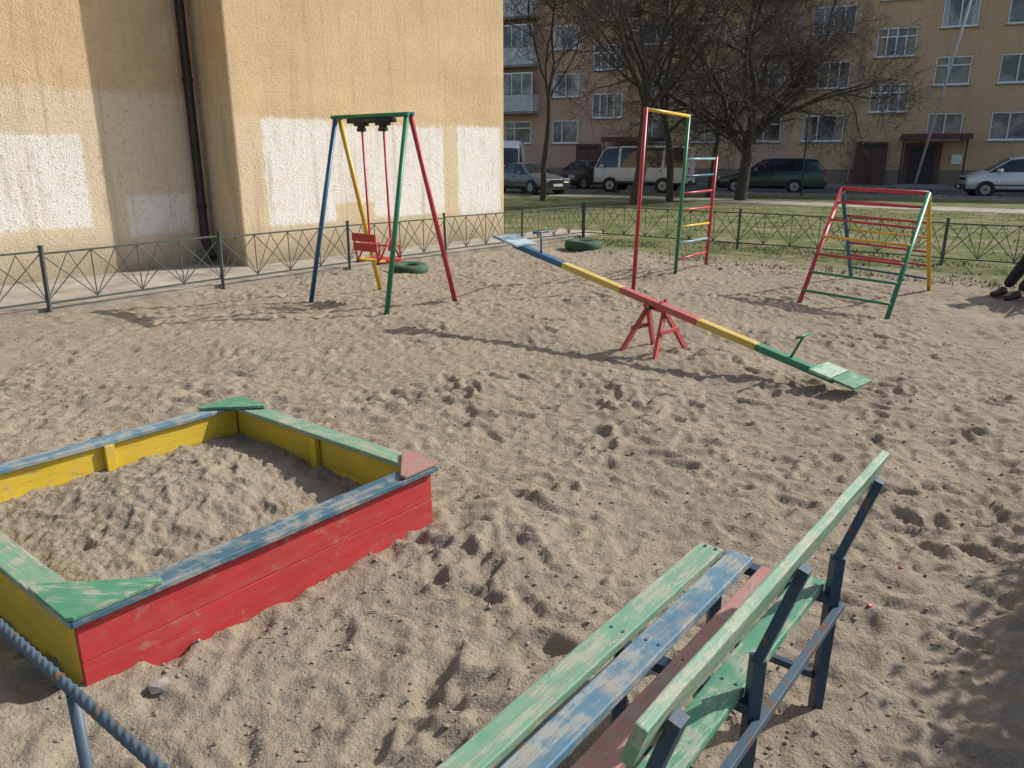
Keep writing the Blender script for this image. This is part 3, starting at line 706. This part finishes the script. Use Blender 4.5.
tree('bare_tree',V(9.0,31,0),12,.27,8,.24,V(-.02,0,0),8,1.25,5,.35,(7,6,6,5))
tree('bare_tree',V(8.3,33.5,0),10,.14,21,.30,V(.12,0,0),6,1.2,5,.3,(6,6,5,4),.0055)
tree('bare_tree',V(1.15,30.5,0),12,.12,14,.35,V(.04,0,0),5,.5,4,0,(6,5,5,4),.008)
tree('bare_tree',V(6.0,30.0,0),12,.15,33,.35,V(.10,0,0),5,.7,5,.1,(6,6,5,4),.0055)

POLE=simple('galvanised_pole',(.55,.54,.52),.6,.1)
a=Acc(); a.tube([V(18.3,36.2,-.1),V(19.9,35.6,11.5)],.055,8,POLE); a.build('leaning_utility_pole',smooth=True)
a=Acc(); a.tube([V(12.6,34.5,-.1),V(12.6,34.5,3.2)],.035,8,mFEN); a.build('clothesline_post',smooth=True)

# ------------------------------------------------------------ grass tufts, twigs, pebbles
GRS=simple('grass_blade',(.10,.155,.035),.8,0,.5,20,0); DRY=simple('dry_grass_blade',(.28,.23,.12),.9,0,.4,20,0)
rd=random.Random(5); a=Acc()
def clump(x,y): return mnoise.noise(V(x*.6,y*.6,3.))+.6*mnoise.noise(V(x*2.1,y*2.1,7.))
cnt=0
while cnt<20000:
    aa=rd.uniform(11.7,27.5) if rd.random()<.6 else rd.uniform(11.6,15); bb=rd.uniform(-11,12)
    p=D*aa+(-NN)*bb
    if clump(p.x,p.y)<.0+rd.gauss(0,.12): continue
    if bb<-9.2 and aa<18: continue
    cnt+=1; an=rd.uniform(0,6.28); hh=rd.uniform(.015,.055); wv=V(math.cos(an),math.sin(an),0)*rd.uniform(.006,.014)
    tp=p+V(rd.gauss(0,.02),rd.gauss(0,.02),hh); i=len(a.v); a.v+=[p-wv,p+wv,tp]; a.f.append((i,i+1,i+2)); a.mi.append(a.mid(GRS if rd.random()<.65 else DRY))
a.build('grass')
a=Acc()
def pebble(a,x,y,s,mat,zz=None):
    z0=gz(x,y); b=len(a.v); bm=bmesh.new(); bmesh.ops.create_icosphere(bm,subdivisions=1,radius=s)
    for v in bm.verts:
        q=v.co*(1+rd.uniform(-.25,.25)); a.v.append(V(x+q.x,y+q.y*.8,z0+q.z*.6+s*.25))
    for f in bm.faces: a.f.append(tuple(b+v.index for v in f.verts)); a.mi.append(a.mid(mat))
    bm.free()
CLOD=simple('sand_clod',(.31,.255,.185),.95,0,.3,40,.5)
for _ in range(180):
    y=1.2+rd.random()**1.6*8; x=rd.uniform(-.7,.7)*y*1.05
    pebble(a,x,y,rd.uniform(.003,.009),STONE)
for _ in range(3000):
    y=1.2+rd.random()**1.4*6.5; x=rd.uniform(-.7,.7)*y*1.05
    pebble(a,x,y,rd.uniform(.003,.011),CLOD)
a.build('pebbles')
a=Acc(); pebble(a,-1.14,2.10,.035,STONE); a.build('stone')
LIT=simple('red_litter',(.6,.05,.04),.5)
a=Acc(); pebble(a,1.62,2.85,.012,LIT); pebble(a,1.35,2.55,.012,LIT); a.build('litter')
a=Acc()
for _ in range(260):
    y=1.3+rd.random()**1.4*10; x=rd.uniform(-.7,.7)*y; z0=gz(x,y)+.004; an=rd.uniform(0,6.28); L=rd.uniform(.015,.05)
    a.tube([V(x,y,z0),V(x+math.cos(an)*L,y+math.sin(an)*L,gz(x+math.cos(an)*L,y+math.sin(an)*L)+.004)],.0014,4,BARK,False)
a.build('twig_litter')

# ------------------------------------------------------------ unseen hedge outside the frame, added to cast the lower-right shadow
LEAF=simple('shadow_caster_leaf',(.06,.08,.03),.7,0,.5,6,0)
a=Acc(); h0=V(2.5,1.75,0);h1=V(4.1,3.65,0); hl=h1-h0; hn=V(-hl.y,hl.x,0).normalized()
for _ in range(150):
    p=h0+hl*rd.random()+hn*rd.gauss(0,.10); q=p+V(rd.gauss(0,.08),rd.gauss(0,.08),rd.uniform(.9,1.35)); a.tube([p,p.lerp(q,.5)+V(rd.gauss(0,.04),rd.gauss(0,.04),0),q],[.010,.007,.003],4,BARK,False)
for _ in range(16000):
    p=h0+hl*rd.random()+hn*rd.gauss(0,.13)+Z*(rd.random()**.8*1.38); an=V(rd.gauss(0,1),rd.gauss(0,1),rd.gauss(0,1)).normalized(); bn=an.cross(V(rd.random(),rd.random(),rd.random())).normalized()
    i=len(a.v); s_=rd.uniform(.018,.035); a.v+=[p-an*s_,p+bn*s_*.7,p+an*s_,p-bn*s_*.7]; a.f.append((i,i+1,i+2,i+3)); a.mi.append(a.mid(LEAF))
a.build('shadow_caster_hedge')

# ------------------------------------------------------------ seated person at the right edge
bench('park_bench',V(6.9,9.95,0),D,-NN,1.5)
TRO=simple('dark_trousers',(.022,.022,.028),.85,0,.4,30,.2); JAC=simple('dark_jacket',(.02,.022,.03),.8,0,.3,25,.2); SKIN=simple('skin',(.50,.30,.22),.55,0,.15,20,.05); SHO=simple('brown_shoe',(.05,.022,.014),.45); HAIR=simple('hair',(.03,.02,.015),.8)
per=empty('seated_person')
def skin(name,verts,edges,mat,sub=2,root=0):
    me=bpy.data.meshes.new(name); me.from_pydata([v[:3] for v in verts],edges,[]); o=bpy.data.objects.new(name,me); COL.objects.link(o)
    o.parent=per; me.materials.append(mat)
    m=o.modifiers.new('s','SKIN'); 
    sv=me.skin_vertices[0].data
    for i,v in enumerate(verts):
        r_=v[3]; sv[i].radius=(r_,r_) if not isinstance(r_,tuple) else r_
        sv[i].use_root=(i==root)
    m.use_smooth_shade=True; s2=o.modifiers.new('ss','SUBSURF'); s2.levels=sub; s2.render_levels=sub
    return o
f=V(-.93,-.25,0).normalized(); l=V(f.y*-1,f.x,0)*1.0; PB=V(6.78,9.40,0)
def pp(a_,b_,c_,r_): q=PB+f*a_+l*b_+Z*c_; return (q.x,q.y,q.z,r_)
legs=[pp(0,0,.53,(.15,.13)),pp(0,.10,.52,.10),pp(.24,.13,.53,.088),pp(.45,.15,.49,.075),pp(.66,.14,.27,.070),pp(.80,.13,.12,.062),
      pp(0,-.10,.52,.10),pp(.24,-.12,.53,.088),pp(.44,-.14,.49,.075),pp(.60,-.14,.27,.070),pp(.72,-.14,.12,.062)]
skin('trousers',legs,[(0,1),(1,2),(2,3),(3,4),(4,5),(0,6),(6,7),(7,8),(8,9),(9,10)],TRO)
tor=[pp(0,0,.60,(.16,.12)),pp(-.02,0,.78,(.16,.11)),pp(-.01,0,.96,(.18,.11)),pp(.0,0,1.06,(.12,.08)),pp(.02,0,1.11,.055),
     pp(-.01,.19,1.02,.065),pp(.05,.24,.80,.052),pp(.24,.20,.66,.040),pp(.34,.14,.62,.032),pp(-.01,-.19,1.02,.065),pp(.05,-.24,.80,.052),pp(.24,-.20,.66,.040),pp(.34,-.14,.62,.032)]
skin('jacket',tor,[(0,1),(1,2),(2,3),(3,4),(2,5),(5,6),(6,7),(7,8),(2,9),(9,10),(10,11),(11,12)],JAC)
hd_=[pp(.02,0,1.10,.05),pp(.03,0,1.17,.055),pp(.05,0,1.24,(.075,.085)),pp(.045,0,1.31,(.08,.095)),pp(.03,0,1.37,(.06,.07)),pp(.145,0,1.265,.014)]
skin('head',hd_,[(0,1),(1,2),(2,3),(3,4),(2,5)],SKIN)
skin('hair',[pp(-.01,0,1.29,.075),pp(.01,0,1.36,.085),pp(.05,0,1.40,.07),pp(-.03,0,1.22,.05)],[(3,0),(0,1),(1,2)],HAIR,root=0)
for sg in(-1,1):
    hv=[pp(.33,.14*sg,.62,.028),pp(.38,.12*sg,.61,(.034,.018))]; ed=[(0,1)]
    for q in range(4):
        b_=(.12+(-.027+.018*q))*sg; i=len(hv); ln=(.85,1,.95,.75)[q]
        hv+= [pp(.43,b_,.612,.009),pp(.43+.035*ln,b_,.600,.0085),pp(.43+.055*ln,b_,.575,.0075)]; ed+=[(1,i),(i,i+1),(i+1,i+2)]
    i=len(hv); hv+=[pp(.375,.085*sg,.612,.011),pp(.41,.065*sg,.60,.009)]; ed+=[(1,i),(i,i+1)]
    skin('hand_%d'%sg,hv,ed,SKIN,1)
for nm,fx,sd in(('shoe_a',.82,.13),('shoe_b',.74,-.14)):
    skin(nm,[pp(fx-.05,sd,.055,.042),pp(fx+.03,sd,.06,.045),pp(fx+.12,sd,.045,.042),pp(fx+.20,sd,.036,.034),pp(fx-.01,sd,.12,.046)],[(0,1),(1,2),(2,3),(1,4)],SHO,root=1)
ey=Acc()
for sg in(-1,1): ey.tube([PB+f*.128+l*.032*sg+Z*1.30,PB+f*.136+l*.032*sg+Z*1.30],.011,8,DKP); ey.tube([PB+f*.05+l*.083*sg+Z*1.26,PB+f*.05+l*.095*sg+Z*1.31],.018,8,SKIN)
ey.tube([PB+f*.128-l*.025+Z*1.215,PB+f*.13+l*.025+Z*1.215],.006,6,PNK); ey.build('face_features',per)

# ------------------------------------------------------------ light, world, camera
sdh=V(.93,.365,0).normalized()
sd=sdh*math.cos(math.radians(37))+Z*math.sin(math.radians(37))
sun=bpy.data.lights.new('sun','SUN'); sun.energy=4.8; sun.angle=math.radians(.6); sun.color=(1,.95,.88)
so=bpy.data.objects.new('sun',sun); COL.objects.link(so); so.rotation_euler=sd.to_track_quat('Z','Y').to_euler()
wd=bpy.data.worlds.new('World'); scene.world=wd; wd.use_nodes=True; nt=wd.node_tree
sk=nt.nodes.new('ShaderNodeTexSky'); sk.sky_type='NISHITA'; sk.sun_disc=False; sk.sun_elevation=math.radians(37); sk.sun_rotation=math.atan2(sdh.x,sdh.y); sk.dust_density=2.0
bg=nt.nodes['Background']; nt.links.new(sk.outputs[0],bg.inputs[0]); bg.inputs[1].default_value=.15
cam=bpy.data.cameras.new('camera'); cam.sensor_width=36; cam.lens=27; cam.clip_end=1500; cam.clip_start=.05
co=bpy.data.objects.new('camera',cam); COL.objects.link(co); co.location=(0,0,1.65); co.rotation_euler=(math.radians(90-16.5),0,0)
scene.camera=co
scene.view_settings.view_transform='Standard'; scene.view_settings.look='None'; scene.view_settings.exposure=0
